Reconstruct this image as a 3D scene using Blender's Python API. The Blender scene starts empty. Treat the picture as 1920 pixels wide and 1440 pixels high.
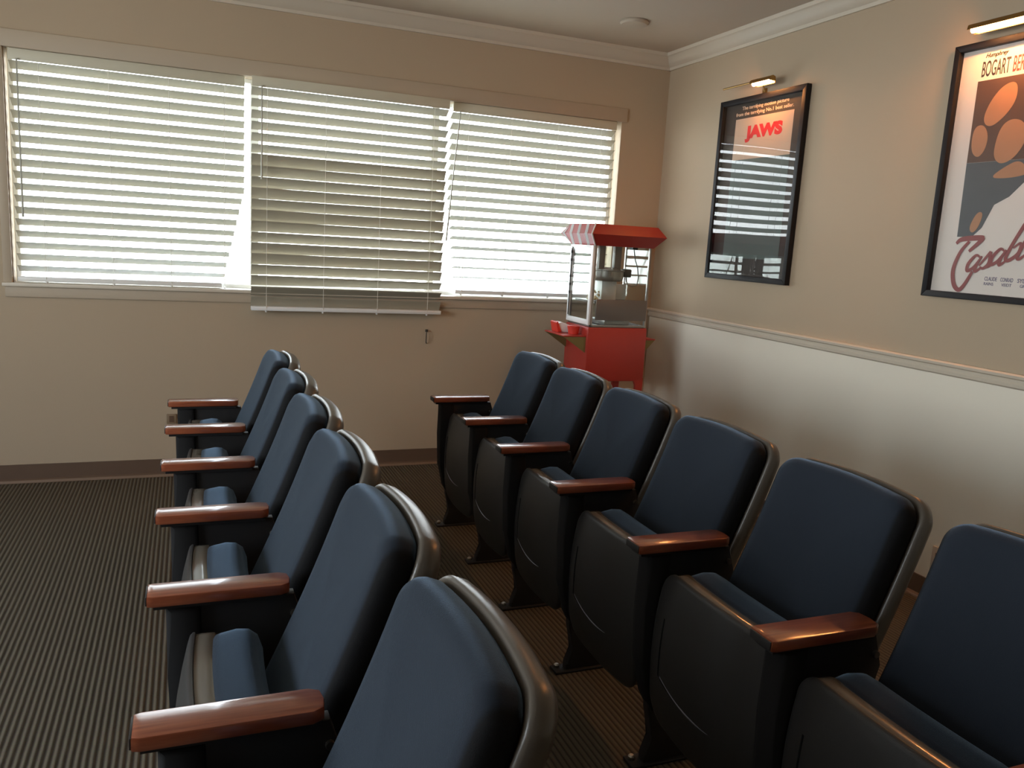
import bpy, bmesh, math, random
from mathutils import Vector, Matrix
random.seed(7)
SC = bpy.context.scene
COL = SC.collection
R = math.radians

# ------------------------------------------------------------------ materials
def mat(name, col, rough=.6, metal=0.0, spec=.5, noise=0.0, nscale=40, bump=0.0, bscale=200, coat=0.0, sheen=0.0, trans=0.0):
    m = bpy.data.materials.new(name); m.use_nodes = True
    nt = m.node_tree; b = nt.nodes['Principled BSDF']
    b.inputs['Base Color'].default_value = (*col, 1)
    b.inputs['Roughness'].default_value = rough
    b.inputs['Metallic'].default_value = metal
    b.inputs['Specular IOR Level'].default_value = spec
    b.inputs['Coat Weight'].default_value = coat
    b.inputs['Sheen Weight'].default_value = sheen
    if trans: b.inputs['Transmission Weight'].default_value = trans
    tc = nt.nodes.new('ShaderNodeTexCoord')
    if noise:
        n = nt.nodes.new('ShaderNodeTexNoise'); n.inputs['Scale'].default_value = nscale
        n.inputs['Detail'].default_value = 4
        nt.links.new(tc.outputs['Object'], n.inputs['Vector'])
        mx = nt.nodes.new('ShaderNodeMix'); mx.data_type = 'RGBA'
        mx.inputs[6].default_value = (*[c * (1 - noise) for c in col], 1)
        mx.inputs[7].default_value = (*[min(1, c * (1 + noise)) for c in col], 1)
        nt.links.new(n.outputs['Fac'], mx.inputs[0]); nt.links.new(mx.outputs[2], b.inputs['Base Color'])
    if bump:
        n2 = nt.nodes.new('ShaderNodeTexNoise'); n2.inputs['Scale'].default_value = bscale
        nt.links.new(tc.outputs['Object'], n2.inputs['Vector'])
        bp = nt.nodes.new('ShaderNodeBump'); bp.inputs['Strength'].default_value = bump
        bp.inputs['Distance'].default_value = .002
        nt.links.new(n2.outputs['Fac'], bp.inputs['Height']); nt.links.new(bp.outputs['Normal'], b.inputs['Normal'])
    return m

def tint_sheen(m, col, r):
    b = m.node_tree.nodes['Principled BSDF']; b.inputs['Sheen Tint'].default_value = (*col, 1); b.inputs['Sheen Roughness'].default_value = r
def wood_mat():
    m = mat('armrest_wood', (.2, .06, .03), rough=.3, spec=.6, coat=1.0)
    m.node_tree.nodes['Principled BSDF'].inputs['Coat Roughness'].default_value = .12
    nt = m.node_tree; b = nt.nodes['Principled BSDF']
    tc = nt.nodes.new('ShaderNodeTexCoord'); mp = nt.nodes.new('ShaderNodeMapping')
    mp.inputs['Scale'].default_value = (6, 90, 60)
    n = nt.nodes.new('ShaderNodeTexNoise'); n.inputs['Scale'].default_value = 1.6; n.inputs['Detail'].default_value = 6
    r = nt.nodes.new('ShaderNodeValToRGB')
    r.color_ramp.elements[0].position = .3; r.color_ramp.elements[0].color = (.24, .052, .022, 1)
    r.color_ramp.elements[1].position = .7; r.color_ramp.elements[1].color = (.40, .11, .045, 1)
    nt.links.new(tc.outputs['Object'], mp.inputs['Vector']); nt.links.new(mp.outputs[0], n.inputs['Vector'])
    nt.links.new(n.outputs['Fac'], r.inputs[0]); nt.links.new(r.outputs[0], b.inputs['Base Color'])
    return m

def carpet_mat():
    m = mat('carpet', (.1, .08, .05), rough=.95, spec=.15)
    nt = m.node_tree; b = nt.nodes['Principled BSDF']
    tc = nt.nodes.new('ShaderNodeTexCoord'); sx = nt.nodes.new('ShaderNodeSeparateXYZ')
    nt.links.new(tc.outputs['Object'], sx.inputs[0])
    nz = nt.nodes.new('ShaderNodeTexNoise'); nz.inputs['Scale'].default_value = 14; nz.inputs['Detail'].default_value = 4
    nt.links.new(tc.outputs['Object'], nz.inputs['Vector'])
    mu = nt.nodes.new('ShaderNodeMath'); mu.operation = 'MULTIPLY'; mu.inputs[1].default_value = 2 * math.pi / .0185
    nt.links.new(sx.outputs['X'], mu.inputs[0])
    ad = nt.nodes.new('ShaderNodeMath'); ad.operation = 'MULTIPLY_ADD'; ad.inputs[1].default_value = .8
    nt.links.new(nz.outputs['Fac'], ad.inputs[0]); nt.links.new(mu.outputs[0], ad.inputs[2])
    sn = nt.nodes.new('ShaderNodeMath'); sn.operation = 'SINE'; nt.links.new(ad.outputs[0], sn.inputs[0])
    mr = nt.nodes.new('ShaderNodeMapRange'); mr.inputs['From Min'].default_value = -1; mr.inputs['From Max'].default_value = -.15
    nt.links.new(sn.outputs[0], mr.inputs['Value'])
    mx = nt.nodes.new('ShaderNodeMix'); mx.data_type = 'RGBA'
    mx.inputs[6].default_value = (.075, .058, .044, 1); mx.inputs[7].default_value = (.165, .135, .095, 1)
    nt.links.new(mr.outputs[0], mx.inputs[0])
    n3 = nt.nodes.new('ShaderNodeTexNoise'); n3.inputs['Scale'].default_value = 260; n3.inputs['Detail'].default_value = 2
    nt.links.new(tc.outputs['Object'], n3.inputs['Vector'])
    m2 = nt.nodes.new('ShaderNodeMix'); m2.data_type = 'RGBA'; m2.blend_type = 'MULTIPLY'; m2.inputs[0].default_value = .45
    nt.links.new(mx.outputs[2], m2.inputs[6]); nt.links.new(n3.outputs['Color'], m2.inputs[7])
    nt.links.new(m2.outputs[2], b.inputs['Base Color'])
    bp = nt.nodes.new('ShaderNodeBump'); bp.inputs['Distance'].default_value = .003; bp.inputs['Strength'].default_value = .6
    nt.links.new(sn.outputs[0], bp.inputs['Height']); nt.links.new(bp.outputs[0], b.inputs['Normal'])
    return m

def glass_mat(name, tint=(1, 1, 1), ior=1.5, bump=0.0, rough=0.0, boost=1.0):
    m = bpy.data.materials.new(name); m.use_nodes = True; nt = m.node_tree
    nt.nodes.remove(nt.nodes['Principled BSDF']); out = nt.nodes['Material Output']
    t = nt.nodes.new('ShaderNodeBsdfTransparent'); t.inputs[0].default_value = (*tint, 1)
    g = nt.nodes.new('ShaderNodeBsdfGlossy'); g.inputs['Roughness'].default_value = rough
    f = nt.nodes.new('ShaderNodeFresnel'); f.inputs['IOR'].default_value = ior
    mx = nt.nodes.new('ShaderNodeMixShader')
    # same reflectance from either side of the thin sheet
    ge = nt.nodes.new('ShaderNodeNewGeometry'); ma = nt.nodes.new('ShaderNodeMath'); ma.operation = 'MULTIPLY_ADD'
    ma.inputs[1].default_value = 1/ior - ior; ma.inputs[2].default_value = ior
    nt.links.new(ge.outputs['Backfacing'], ma.inputs[0]); nt.links.new(ma.outputs[0], f.inputs['IOR'])
    nt.links.new(f.outputs[0], mx.inputs[0]); nt.links.new(t.outputs[0], mx.inputs[1]); nt.links.new(g.outputs[0], mx.inputs[2])
    nt.links.new(mx.outputs[0], out.inputs[0])
    return m

def emit_mat(name, col, s):
    m = bpy.data.materials.new(name); m.use_nodes = True; nt = m.node_tree
    b = nt.nodes['Principled BSDF']; b.inputs['Base Color'].default_value = (*col, 1)
    b.inputs['Emission Color'].default_value = (*col, 1); b.inputs['Emission Strength'].default_value = s
    return m

def slat_mat():
    m = bpy.data.materials.new('blind_slat_vinyl'); m.use_nodes = True; nt = m.node_tree
    b = nt.nodes['Principled BSDF']; out = nt.nodes['Material Output']
    b.inputs['Base Color'].default_value = (.38, .345, .265, 1); b.inputs['Roughness'].default_value = .45
    tl = nt.nodes.new('ShaderNodeBsdfTranslucent'); tl.inputs[0].default_value = (.7, .66, .52, 1)
    mx = nt.nodes.new('ShaderNodeMixShader'); mx.inputs[0].default_value = SLAT_TRANS
    nt.links.new(b.outputs[0], mx.inputs[1]); nt.links.new(tl.outputs[0], mx.inputs[2]); nt.links.new(mx.outputs[0], out.inputs[0])
    return m
SLAT_TRANS = .03

M = dict(
    wall=mat('wall_paint_beige', (.50, .39, .273), rough=.75, noise=.02, nscale=3, bump=.15, bscale=300),
    wall_low=mat('wall_paint_cream', (.90, .83, .70), rough=.5, noise=.02, nscale=3, bump=.15, bscale=300),
    ceil=mat('ceiling_paint', (.56, .475, .385), rough=.85, noise=.02, nscale=4),
    trim=mat('trim_paint', (.66, .58, .47), rough=.45),
    casing=mat('casing_paint', (.50, .405, .30), rough=.6),
    sash=mat('window_vinyl', (.85, .85, .82), rough=.4),
    base=mat('baseboard_vinyl', (.14, .085, .055), rough=.5, noise=.06, nscale=8),
    base_lip=mat('baseboard_lip', (.22, .14, .09), rough=.45),
    carpet=carpet_mat(),
    fabric=mat('navy_upholstery', (.015, .0205, .031), rough=.85, spec=.25, noise=.12, nscale=500, bump=.4, bscale=900, sheen=.7),
    post=mat('matte_black_post', (.014, .013, .013), rough=.85, spec=.2),
    rim=mat('taupe_rim_plastic', (.17, .15, .125), rough=.25, coat=.5),
    groove_dark=mat('dark_groove', (.008, .008, .009), rough=.9, spec=.2),  # near-black tone of the line along the seat pan groove
    pan=mat('charcoal_plastic', (.034, .032, .031), rough=.45, bump=.15, bscale=700),
    ridge=mat('painted_ridge_highlight', (.19, .19, .24), rough=.3),  # lighter tone painted in for the catch light on the pan ledge
    shell=mat('taupe_plastic', (.13, .112, .092), rough=.3, bump=.1, bscale=600),
    panel=mat('black_side_panel', (.021, .019, .019), rough=.5),
    wood=wood_mat(),
    bolt=mat('bolt_steel', (.5, .47, .42), rough=.3, metal=1),
    red=mat('red_painted_steel', (.46, .045, .032), rough=.35, noise=.04, nscale=6),
    redgloss=mat('red_canopy_steel', (.36, .026, .018), rough=.3),
    white=mat('white_enamel', (.85, .84, .82), rough=.35),
    steel=mat('brushed_steel', (.42, .40, .38), rough=.38, metal=.9),
    greysteel=mat('grey_steel_panel', (.20, .18, .165), rough=.45, metal=.4),
    dark=mat('dark_plastic', (.03, .027, .025), rough=.5),
    brass=mat('brass', (.42, .25, .09), rough=.35, metal=1),
    gold=mat('gold_bracket_paint', (.25, .2, .075), rough=.5, metal=.3),
    cord=mat('grey_cord', (.22, .21, .18), rough=.6),
    blindcord=mat('blind_cord', (.8, .78, .7), rough=.7),
    slat=slat_mat(),
    valance=mat('blind_valance', (.64, .60, .47), rough=.5),
    wand=mat('tilt_wand', (.42, .41, .34), rough=.3),
    frame=mat('black_frame', (.010, .009, .011), rough=.5, spec=.25),
    mat_dark=mat('charcoal_mat_board', (.045, .036, .03), rough=.7),
    paper=mat('cream_paper', (.56, .42, .31), rough=.7),
    paper_w=mat('aged_white_paper', (.75, .68, .62), rough=.6),
    ink=mat('dark_ink', (.035, .022, .02), rough=.7),
    ink_red=mat('jaws_red_ink', (.62, .010, .010), rough=.6),
    ink_cream=mat('cream_ink', (.8, .6, .42), rough=.6),
    ink_title=mat('brick_ink', (.27, .045, .04), rough=.65),
    ink_blue=mat('violet_ink', (.14, .11, .19), rough=.65),
    sea=mat('grey_green_print', (.10, .13, .12), rough=.7),
    pr_brown=mat('brown_print', (.09, .038, .016), rough=.7, noise=.35, nscale=9),
    pr_slate=mat('slate_print', (.07, .075, .08), rough=.7, noise=.15, nscale=14),
    pr_tan=mat('tan_print', (.43, .20, .09), rough=.7, noise=.15, nscale=10),
    acrylic=glass_mat('acrylic_glazing', ior=1.6),
    nonglare=glass_mat('non_glare_acrylic', ior=1.3, rough=.4),
    glass=glass_mat('window_glass', (.96, .98, .97)),
    case_glass=glass_mat('case_glass', (.95, .97, .96)),
    lamp=emit_mat('lamp_tube_lit', (1.0, .40, .12), 85),
    ground=mat('outdoor_ground', (.17, .17, .15), rough=.9, noise=.1, nscale=2),
    popcorn=mat('popcorn', (.8, .7, .45), rough=.8),
    plate=mat('outlet_plate', (.50, .42, .33), rough=.5),
    plate_tan=mat('brown_plate', (.26, .18, .11), rough=.5),
    plate_in=mat('outlet_brown', (.13, .075, .045), rough=.5),
    card_red=mat('carton_red', (.7, .05, .03), rough=.5),
)

tint_sheen(M['fabric'], (.5, .72, 1.0), .35)
def side_shaded_fabric():
    # navy upholstery, shade on the cushion sides painted in as near black
    m = M['fabric'].copy(); m.name = 'navy_upholstery_side_shade'; nt = m.node_tree; b = nt.nodes['Principled BSDF']
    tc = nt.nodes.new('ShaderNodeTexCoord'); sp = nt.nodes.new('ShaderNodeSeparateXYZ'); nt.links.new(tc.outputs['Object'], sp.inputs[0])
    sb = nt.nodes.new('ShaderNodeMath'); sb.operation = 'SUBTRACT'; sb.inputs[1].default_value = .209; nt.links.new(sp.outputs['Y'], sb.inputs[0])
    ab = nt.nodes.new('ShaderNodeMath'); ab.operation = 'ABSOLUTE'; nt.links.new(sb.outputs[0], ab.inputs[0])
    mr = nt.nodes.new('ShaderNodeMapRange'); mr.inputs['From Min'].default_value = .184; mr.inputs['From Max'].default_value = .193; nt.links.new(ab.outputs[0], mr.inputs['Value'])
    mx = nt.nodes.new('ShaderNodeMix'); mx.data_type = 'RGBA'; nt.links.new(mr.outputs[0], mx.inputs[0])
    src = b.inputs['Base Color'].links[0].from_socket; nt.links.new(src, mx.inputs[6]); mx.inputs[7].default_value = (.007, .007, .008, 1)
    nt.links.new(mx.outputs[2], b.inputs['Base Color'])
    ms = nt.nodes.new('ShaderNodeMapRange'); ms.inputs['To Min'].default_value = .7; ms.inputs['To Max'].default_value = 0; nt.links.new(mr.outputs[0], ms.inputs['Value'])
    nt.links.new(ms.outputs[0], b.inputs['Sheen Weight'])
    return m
M['fabric_back'] = side_shaded_fabric()
# ------------------------------------------------------------------ helpers
def link(name, bm, mats, parent=None, smooth=True, angle=40):
    me = bpy.data.meshes.new(name)
    bmesh.ops.recalc_face_normals(bm, faces=bm.faces[:])
    for f in bm.faces: f.smooth = smooth
    if smooth:
        lim = R(angle)
        for e in bm.edges:
            if len(e.link_faces) == 2 and e.calc_face_angle(0) > lim: e.smooth = False
    bm.to_mesh(me); bm.free()
    for m in (mats if isinstance(mats, (list, tuple)) else [mats]): me.materials.append(m)
    o = bpy.data.objects.new(name, me); COL.objects.link(o)
    if parent: o.parent = parent
    return o

def box(bm, x0, x1, y0, y1, z0, z1, bev=0.0, seg=2, mi=0):
    r = bmesh.ops.create_cube(bm, size=1, matrix=Matrix.Translation(((x0+x1)/2, (y0+y1)/2, (z0+z1)/2)) @ Matrix.Diagonal((abs(x1-x0), abs(y1-y0), abs(z1-z0), 1)))
    vs = r['verts']; fs = {f for v in vs for f in v.link_faces}
    for f in fs: f.material_index = mi
    if bev:
        es = list({e for v in vs for e in v.link_edges})
        bmesh.ops.bevel(bm, geom=es, offset=bev, segments=seg, affect='EDGES', profile=.5, material=-1)
    return bm

def B(*a, **k):
    bm = bmesh.new(); box(bm, *a, **k); return bm

def prism(bm, pts, axis, a0, a1, bev=0.0, mi=0):
    """polygon pts in the plane perpendicular to axis, extruded a0..a1"""
    def mk(p, a):
        if axis == 'y': return (p[0], a, p[1])
        if axis == 'x': return (a, p[0], p[1])
        return (p[0], p[1], a)
    v0 = [bm.verts.new(mk(p, a0)) for p in pts]; v1 = [bm.verts.new(mk(p, a1)) for p in pts]
    n = len(pts); fs = [bm.faces.new(v0), bm.faces.new(v1[::-1])]
    for i in range(n): fs.append(bm.faces.new((v0[i], v1[i], v1[(i+1) % n], v0[(i+1) % n])))
    for f in fs: f.material_index = mi
    if bev:
        es = list({e for f in fs[:2] for e in f.edges})
        bmesh.ops.bevel(bm, geom=es, offset=bev, segments=2, affect='EDGES', profile=.5)
    return bm

def tube(bm, path, r, n=8, cap=True, mi=0):
    path = [Vector(p) for p in path]; rings = []; up = Vector((0, 0, 1))
    prev = None
    for i, p in enumerate(path):
        t = (path[min(i+1, len(path)-1)] - path[max(i-1, 0)]).normalized()
        if prev is None:
            a = t.orthogonal().normalized()
        else:
            a = (prev - t * prev.dot(t)).normalized()
        prev = a; b = t.cross(a)
        rr = r[i] if isinstance(r, (list, tuple)) else r
        rings.append([bm.verts.new(p + (a*math.cos(2*math.pi*k/n) + b*math.sin(2*math.pi*k/n)) * rr) for k in range(n)])
    for i in range(len(rings)-1):
        for k in range(n):
            f = bm.faces.new((rings[i][k], rings[i][(k+1) % n], rings[i+1][(k+1) % n], rings[i+1][k])); f.material_index = mi
    if cap:
        bm.faces.new(rings[0][::-1]).material_index = mi; bm.faces.new(rings[-1]).material_index = mi
    return bm

def lathe(bm, prof, cx, cy, n=24, mi=0):
    rings = [[bm.verts.new((cx + r*math.cos(2*math.pi*k/n), cy + r*math.sin(2*math.pi*k/n), z)) for k in range(n)] for r, z in prof]
    for i in range(len(rings)-1):
        for k in range(n):
            f = bm.faces.new((rings[i][k], rings[i][(k+1) % n], rings[i+1][(k+1) % n], rings[i+1][k])); f.material_index = mi
    bm.faces.new(rings[0][::-1]); bm.faces.new(rings[-1])
    return bm

def empty(name, loc, label=None, cat=None, group=None):
    o = bpy.data.objects.new(name, None); COL.objects.link(o); o.location = loc; o.empty_display_size = .05
    tag(o, label, cat, group); return o

def tag(o, label=None, cat=None, group=None, kind=None):
    if label: o['label'] = label
    if cat: o['category'] = cat
    if group: o['group'] = group
    if kind: o['kind'] = kind
    return o

def struct(name, bm, mats, label=None, **k):
    o = link(name, bm, mats, **k); o['kind'] = 'structure'
    if label: o['label'] = label
    return o

def outline(w, h, rt, rb, arch=0.0, sag=0.0, n=8):
    """rounded rectangle, a in -w/2..w/2, b in 0..h"""
    pts = []
    def arc(cx, cy, r, a0, a1):
        for i in range(n+1):
            t = a0 + (a1-a0)*i/n; pts.append((cx + r*math.cos(t), cy + r*math.sin(t)))
    arc(w/2-rb, rb, rb, -math.pi/2, 0); 
    m = 8
    for i in range(1, m): pts.append((w/2, rb + (h-rt-rb)*i/m))
    arc(w/2-rt, h-rt, rt, 0, math.pi/2)
    for i in range(1, m): pts.append((w/2-rt - (w-2*rt)*i/m, h))
    arc(-w/2+rt, h-rt, rt, math.pi/2, math.pi)
    for i in range(1, m): pts.append((-w/2, h-rt - (h-rt-rb)*i/m))
    arc(-w/2+rb, rb, rb, math.pi, 1.5*math.pi)
    for i in range(1, m): pts.append((-w/2+rb + (w-2*rb)*i/m, 0))
    out = []
    for a, b in pts:
        c = math.cos(math.pi*a/w)
        out.append((a, b + arch*c*(b/h) - sag*c*(1-b/h)))
    return out

def pad(bm, pts, w, h, rings, mapf, front_puff=0.0, back_flat=True, steps=5):
    """rings: list of (inset, depth) from back to front"""
    cb = h/2; R_ = []
    def ring(sa, sb, d):
        return [bm.verts.new(mapf(a*sa, cb + (b-cb)*sb, d)) for a, b in pts]
    for inset, d in rings: R_.append(ring((w/2-inset)/(w/2), (h/2-inset)/(h/2), d))
    i0, d0 = rings[-1]; s0a = (w/2-i0)/(w/2); s0b = (h/2-i0)/(h/2)
    for k in range(1, steps):
        q = 1 - k/steps
        R_.append(ring(s0a*q, s0b*q, d0 + front_puff*(1-q*q)))
    n = len(pts)
    for i in range(len(R_)-1):
        for k in range(n): bm.faces.new((R_[i][k], R_[i][(k+1) % n], R_[i+1][(k+1) % n], R_[i+1][k]))
    c = bm.verts.new(mapf(0, cb, d0+front_puff))
    for k in range(n): bm.faces.new((R_[-1][k], R_[-1][(k+1) % n], c))
    # back side
    i1, d1 = rings[0]; s1a = (w/2-i1)/(w/2); s1b = (h/2-i1)/(h/2); Bk = [R_[0]]
    for k in range(1, 3):
        q = 1-k/3; Bk.append(ring(s1a*q, s1b*q, d1))
    for i in range(2):
        for k in range(n): bm.faces.new((Bk[i+1][k], Bk[i+1][(k+1) % n], Bk[i][(k+1) % n], Bk[i][k]))
    c = bm.verts.new(mapf(0, cb, d1))
    for k in range(n): bm.faces.new((Bk[-1][(k+1) % n], Bk[-1][k], c))
    return bm

# ------------------------------------------------------------------ camera
F_PX, YAW, PITCH, ROLL = 1529.04, R(21.894), R(9.821), R(3.325)
CAM = Vector((-2.9811, -4.9298, 1.4335))
Fv = Vector((math.sin(YAW)*math.cos(PITCH), math.cos(YAW)*math.cos(PITCH), -math.sin(PITCH)))
Rv = Vector((math.cos(YAW), -math.sin(YAW), 0)); Uv = Rv.cross(Fv)
cr = Rv*math.cos(ROLL) + Uv*math.sin(ROLL); cu = -Rv*math.sin(ROLL) + Uv*math.cos(ROLL)
cam = bpy.data.cameras.new('camera'); co = bpy.data.objects.new('camera', cam); COL.objects.link(co)
cam.sensor_width = 36; cam.lens = 36*F_PX/1920; cam.clip_start = .02
mw = Matrix((cr, cu, -Fv)).transposed().to_4x4(); mw.translation = CAM; co.matrix_world = mw
SC.camera = co

# ------------------------------------------------------------------ room
XL, YB, ZC = -6.0, -9.5, 2.70
WX = [-3.829, -2.666, -1.518, -.333]; WT, WB = 2.250, 1.082
TH = .16
struct('floor', B(XL-.1, .1, YB-.1, .16, -.1, 0), M['carpet'], 'brown ribbed carpet with narrow stripes', smooth=False)
struct('ceiling', B(XL-.1, .1, YB-.1, .16, ZC, ZC+.1), M['ceil'], smooth=False)
bm = bmesh.new()
box(bm, XL-.1, WX[0], 0, TH, 0, ZC); box(bm, WX[3], .1, 0, TH, 0, ZC)
box(bm, WX[0], WX[3], 0, TH, 0, WB-.02); box(bm, WX[0], WX[3], 0, TH, WT, ZC)
struct('wall_back', bm, M['wall'], smooth=False)
bm = bmesh.new(); box(bm, 0, .1, YB, 0, 1.0, ZC); box(bm, 0, .1, YB, 0, 0, 1.0, mi=1)
struct('wall_right', bm, [M['wall'], M['wall_low']], smooth=False)
LW = (-4.6, -1.8, .9, 2.2)     # unseen window added in the left wall to bring in fill daylight
bm = bmesh.new()
box(bm, XL-.1, XL, YB, LW[0], 0, ZC); box(bm, XL-.1, XL, LW[1], 0, 0, ZC)
box(bm, XL-.1, XL, LW[0], LW[1], 0, LW[2]); box(bm, XL-.1, XL, LW[0], LW[1], LW[3], ZC)
struct('wall_left', bm, M['wall'], smooth=False)
bm = bmesh.new()
for a, b in ((LW[0], LW[0]+.04), (LW[1]-.04, LW[1]), ((LW[0]+LW[1])/2-.02, (LW[0]+LW[1])/2+.02)): box(bm, XL-.08, XL-.02, a, b, LW[2], LW[3])
box(bm, XL-.08, XL-.02, LW[0], LW[1], LW[2], LW[2]+.04); box(bm, XL-.08, XL-.02, LW[0], LW[1], LW[3]-.04, LW[3])
o = struct('window_4', bm, M['sash'], smooth=False)  # added window, out of view, lets fill light into the room
link('pane', B(XL-.055, XL-.05, LW[0]+.03, LW[1]-.03, LW[2]+.03, LW[3]-.03), M['glass'], o, smooth=False)
struct('wall_front', B(XL, 0, YB-.1, YB, 0, ZC), M['wall'], smooth=False)

def sweep_profile(bm, prof, axis, a0, a1, sign):
    # prof: (distance from wall, z) ; axis 'x' runs along back wall, 'y' along right wall
    pts = [((-d if axis == 'x' else -d), z) for d, z in prof]
    if axis == 'x': prism(bm, [(p[0], p[1]) for p in pts], 'x', a0, a1)
    else: prism(bm, [(p[0], p[1]) for p in pts], 'y', a0, a1)
crown = [(0, 2.61), (.012, 2.61), (.016, 2.626), (.03, 2.634), (.05, 2.652), (.066, 2.676), (.080, 2.682), (.085, 2.70), (0, 2.70)]
bm = bmesh.new(); sweep_profile(bm, crown, 'x', XL, 0, 1); struct('trim_1', bm, M['trim'], 'crown moulding above the windows')
bm = bmesh.new(); sweep_profile(bm, crown, 'y', YB, 0, 1); struct('trim_2', bm, M['trim'], 'crown moulding along the poster wall')
rail = [(0, 1.045), (.020, 1.045), (.026, 1.038), (.024, 1.028), (.012, 1.022), (.010, 1.012), (.016, 1.004), (.014, .992), (.004, .985), (0, .985)]
bm = bmesh.new(); sweep_profile(bm, rail, 'y', YB, 0, 1); struct('trim_3', bm, M['trim'], 'white chair rail below the posters')
bb = [(0, .098), (.008, .098), (.010, .02), (.022, .012), (.024, 0), (0, 0)]
for nm, ax, a0, a1 in (('baseboard_back', 'x', XL, 0), ('baseboard_right', 'y', YB, 0)):
    bm = bmesh.new(); sweep_profile(bm, bb, ax, a0, a1, 1)
    o = struct(nm, bm, M['base'])
    bm = bmesh.new(); sweep_profile(bm, [(.024, 0), (.030, 0), (.030, .006), (.024, .014)], ax, a0, a1, 1)
    link('baseboard_lip', bm, M['base_lip'], o)
# window casing, sill
bm = bmesh.new()
box(bm, WX[0]-.045, WX[3]+.03, -.016, 0, WT, WT+.085, bev=.004)
struct('trim_4', bm, M['casing'], 'flat casing above the windows')
bm = bmesh.new(); box(bm, WX[0]-.045, WX[0]-.004, -.016, 0, WB, WT, bev=.004)
struct('trim_5', bm, M['casing'])
bm = bmesh.new(); box(bm, WX[0]-.05, WX[3]+.04, -.034, .12, WB-.02, WB, bev=.004)
struct('trim_6', bm, M['trim'], 'window sill running under all three windows')
bm = bmesh.new(); box(bm, WX[0]-.04, WX[3]+.03, -.014, 0, WB-.075, WB-.021, bev=.003)
struct('trim_7', bm, M['casing'], 'apron under the window sill')
# windows: white frames with glass
posts = [WX[0], -2.625, -1.565, WX[3]]
for i in range(3):
    a, b = posts[i], posts[i+1]
    bm = bmesh.new(); w = .022
    box(bm, a, a+w, .09, .14, WB, WT); box(bm, b-w, b, .09, .14, WB, WT)
    box(bm, a+w, b-w, .09, .14, WB, WB+w); box(bm, a+w, b-w, .09, .14, WT-w, WT)
    o = struct('window_%d' % (i+1), bm, M['sash'], smooth=False)
    bm = B(a+w, b-w, .112, .118, WB+w, WT-w); g = link('pane', bm, M['glass'], o, smooth=False)

struct('ground', B(-14, 10, .2, 22, -.6, -.4), M['ground'], 'ground outside the windows', smooth=False)

# ------------------------------------------------------------------ blinds
def blind(name, x0, x1, yc, ztop, zbot, nslat, tilt, label, zend, cordx, ends=None, wand=None, zrail=None):
    t = empty(name, ((x0+x1)/2, yc, ztop), label, 'window blind', 'window blinds')
    cx, cy, cz = (x0+x1)/2, yc, ztop
    def L(bm): 
        bmesh.ops.translate(bm, verts=bm.verts[:], vec=(-cx, -cy, -cz)); return bm
    link('valance', L(B(x0, x1, yc-.036, yc-.026, ztop-.056, ztop-.001, bev=.003)), M['valance'], t)
    link('headrail', L(B(x0+.01, x1-.01, yc-.024, yc+.024, ztop-.045, ztop-.002)), M['white'], t)
    bm = bmesh.new(); sw = .0635
    pitch = (ztop-.075 - zend)/(nslat-1)
    for i in range(nslat):
        z = ztop-.075 - i*pitch
        tl, tr = tilt(i)
        xa, xb = x0, x1
        if ends: xa, xb = ends(i, x0, x1)
        vs = []
        NX = 6
        for k in range(NX+1):
            f = k/NX; x = xa + (xb-xa)*f; a = tl + (tr-tl)*f
            row = []
            for j in range(5):
                s = (j/4 - .5)*sw; crown_ = .0022*(1-(2*j/4-1)**2)
                # room edge (towards -y) raised when a > 0
                row.append((x, yc + s*math.cos(a) + crown_*math.sin(a), z - s*math.sin(a) + crown_*math.cos(a)))
            vs.append(row)
        th = .0022
        top = [[bm.verts.new(p) for p in row] for row in vs]
        bot = [[bm.verts.new((p[0], p[1], p[2]-th)) for p in row] for row in vs]
        for k in range(NX):
            for j in range(4):
                bm.faces.new((top[k][j], top[k+1][j], top[k+1][j+1], top[k][j+1]))
                bm.faces.new((bot[k][j], bot[k][j+1], bot[k+1][j+1], bot[k+1][j]))
            bm.faces.new((top[k][0], bot[k][0], bot[k+1][0], top[k+1][0]))
            bm.faces.new((top[k][4], top[k+1][4], bot[k+1][4], bot[k][4]))
        for k in (0, NX):
            for j in range(4): bm.faces.new((top[k][j], top[k][j+1], bot[k][j+1], bot[k][j]))
    link('slats', L(bm), M['slat'], t, angle=50)
    zr = zrail if zrail else zend - pitch*.8
    xa, xb = (ends(nslat, x0, x1) if ends else (x0, x1))
    br = link('bottom_rail', L(B(xa, xb, yc-.032, yc+.032, zr-.016, zr+.008, bev=.004)), M['white'], t)
    for c in cordx:
        bm = bmesh.new()
        tube(bm, [(c, yc-.034, ztop-.05), (c, yc-.034, zr-.004)], .0014, 6)
        tube(bm, [(c, yc+.034, ztop-.05), (c, yc+.034, zr-.004)], .0014, 6)
        link('ladder_cord', L(bm), M['blindcord'], t)
        bm = bmesh.new(); lathe(bm, [(.002, zr-.013), (.007, zr-.014), (.006, zr-.024), (.002, zr-.026)], c, yc-.022, 10)
        link('cord_button', L(bm), M['white'], br)
    if wand:
        wx0, wx1, wz = wand
        bm = bmesh.new(); tube(bm, [(wx0, yc-.045, ztop-.05), ((wx0+wx1)/2, yc-.050, (ztop+wz)/2), (wx1, yc-.052, wz)], [.0045, .0045, .006], 8)
        link('tilt_wand', L(bm), M['wand'], t)
    return t

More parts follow.
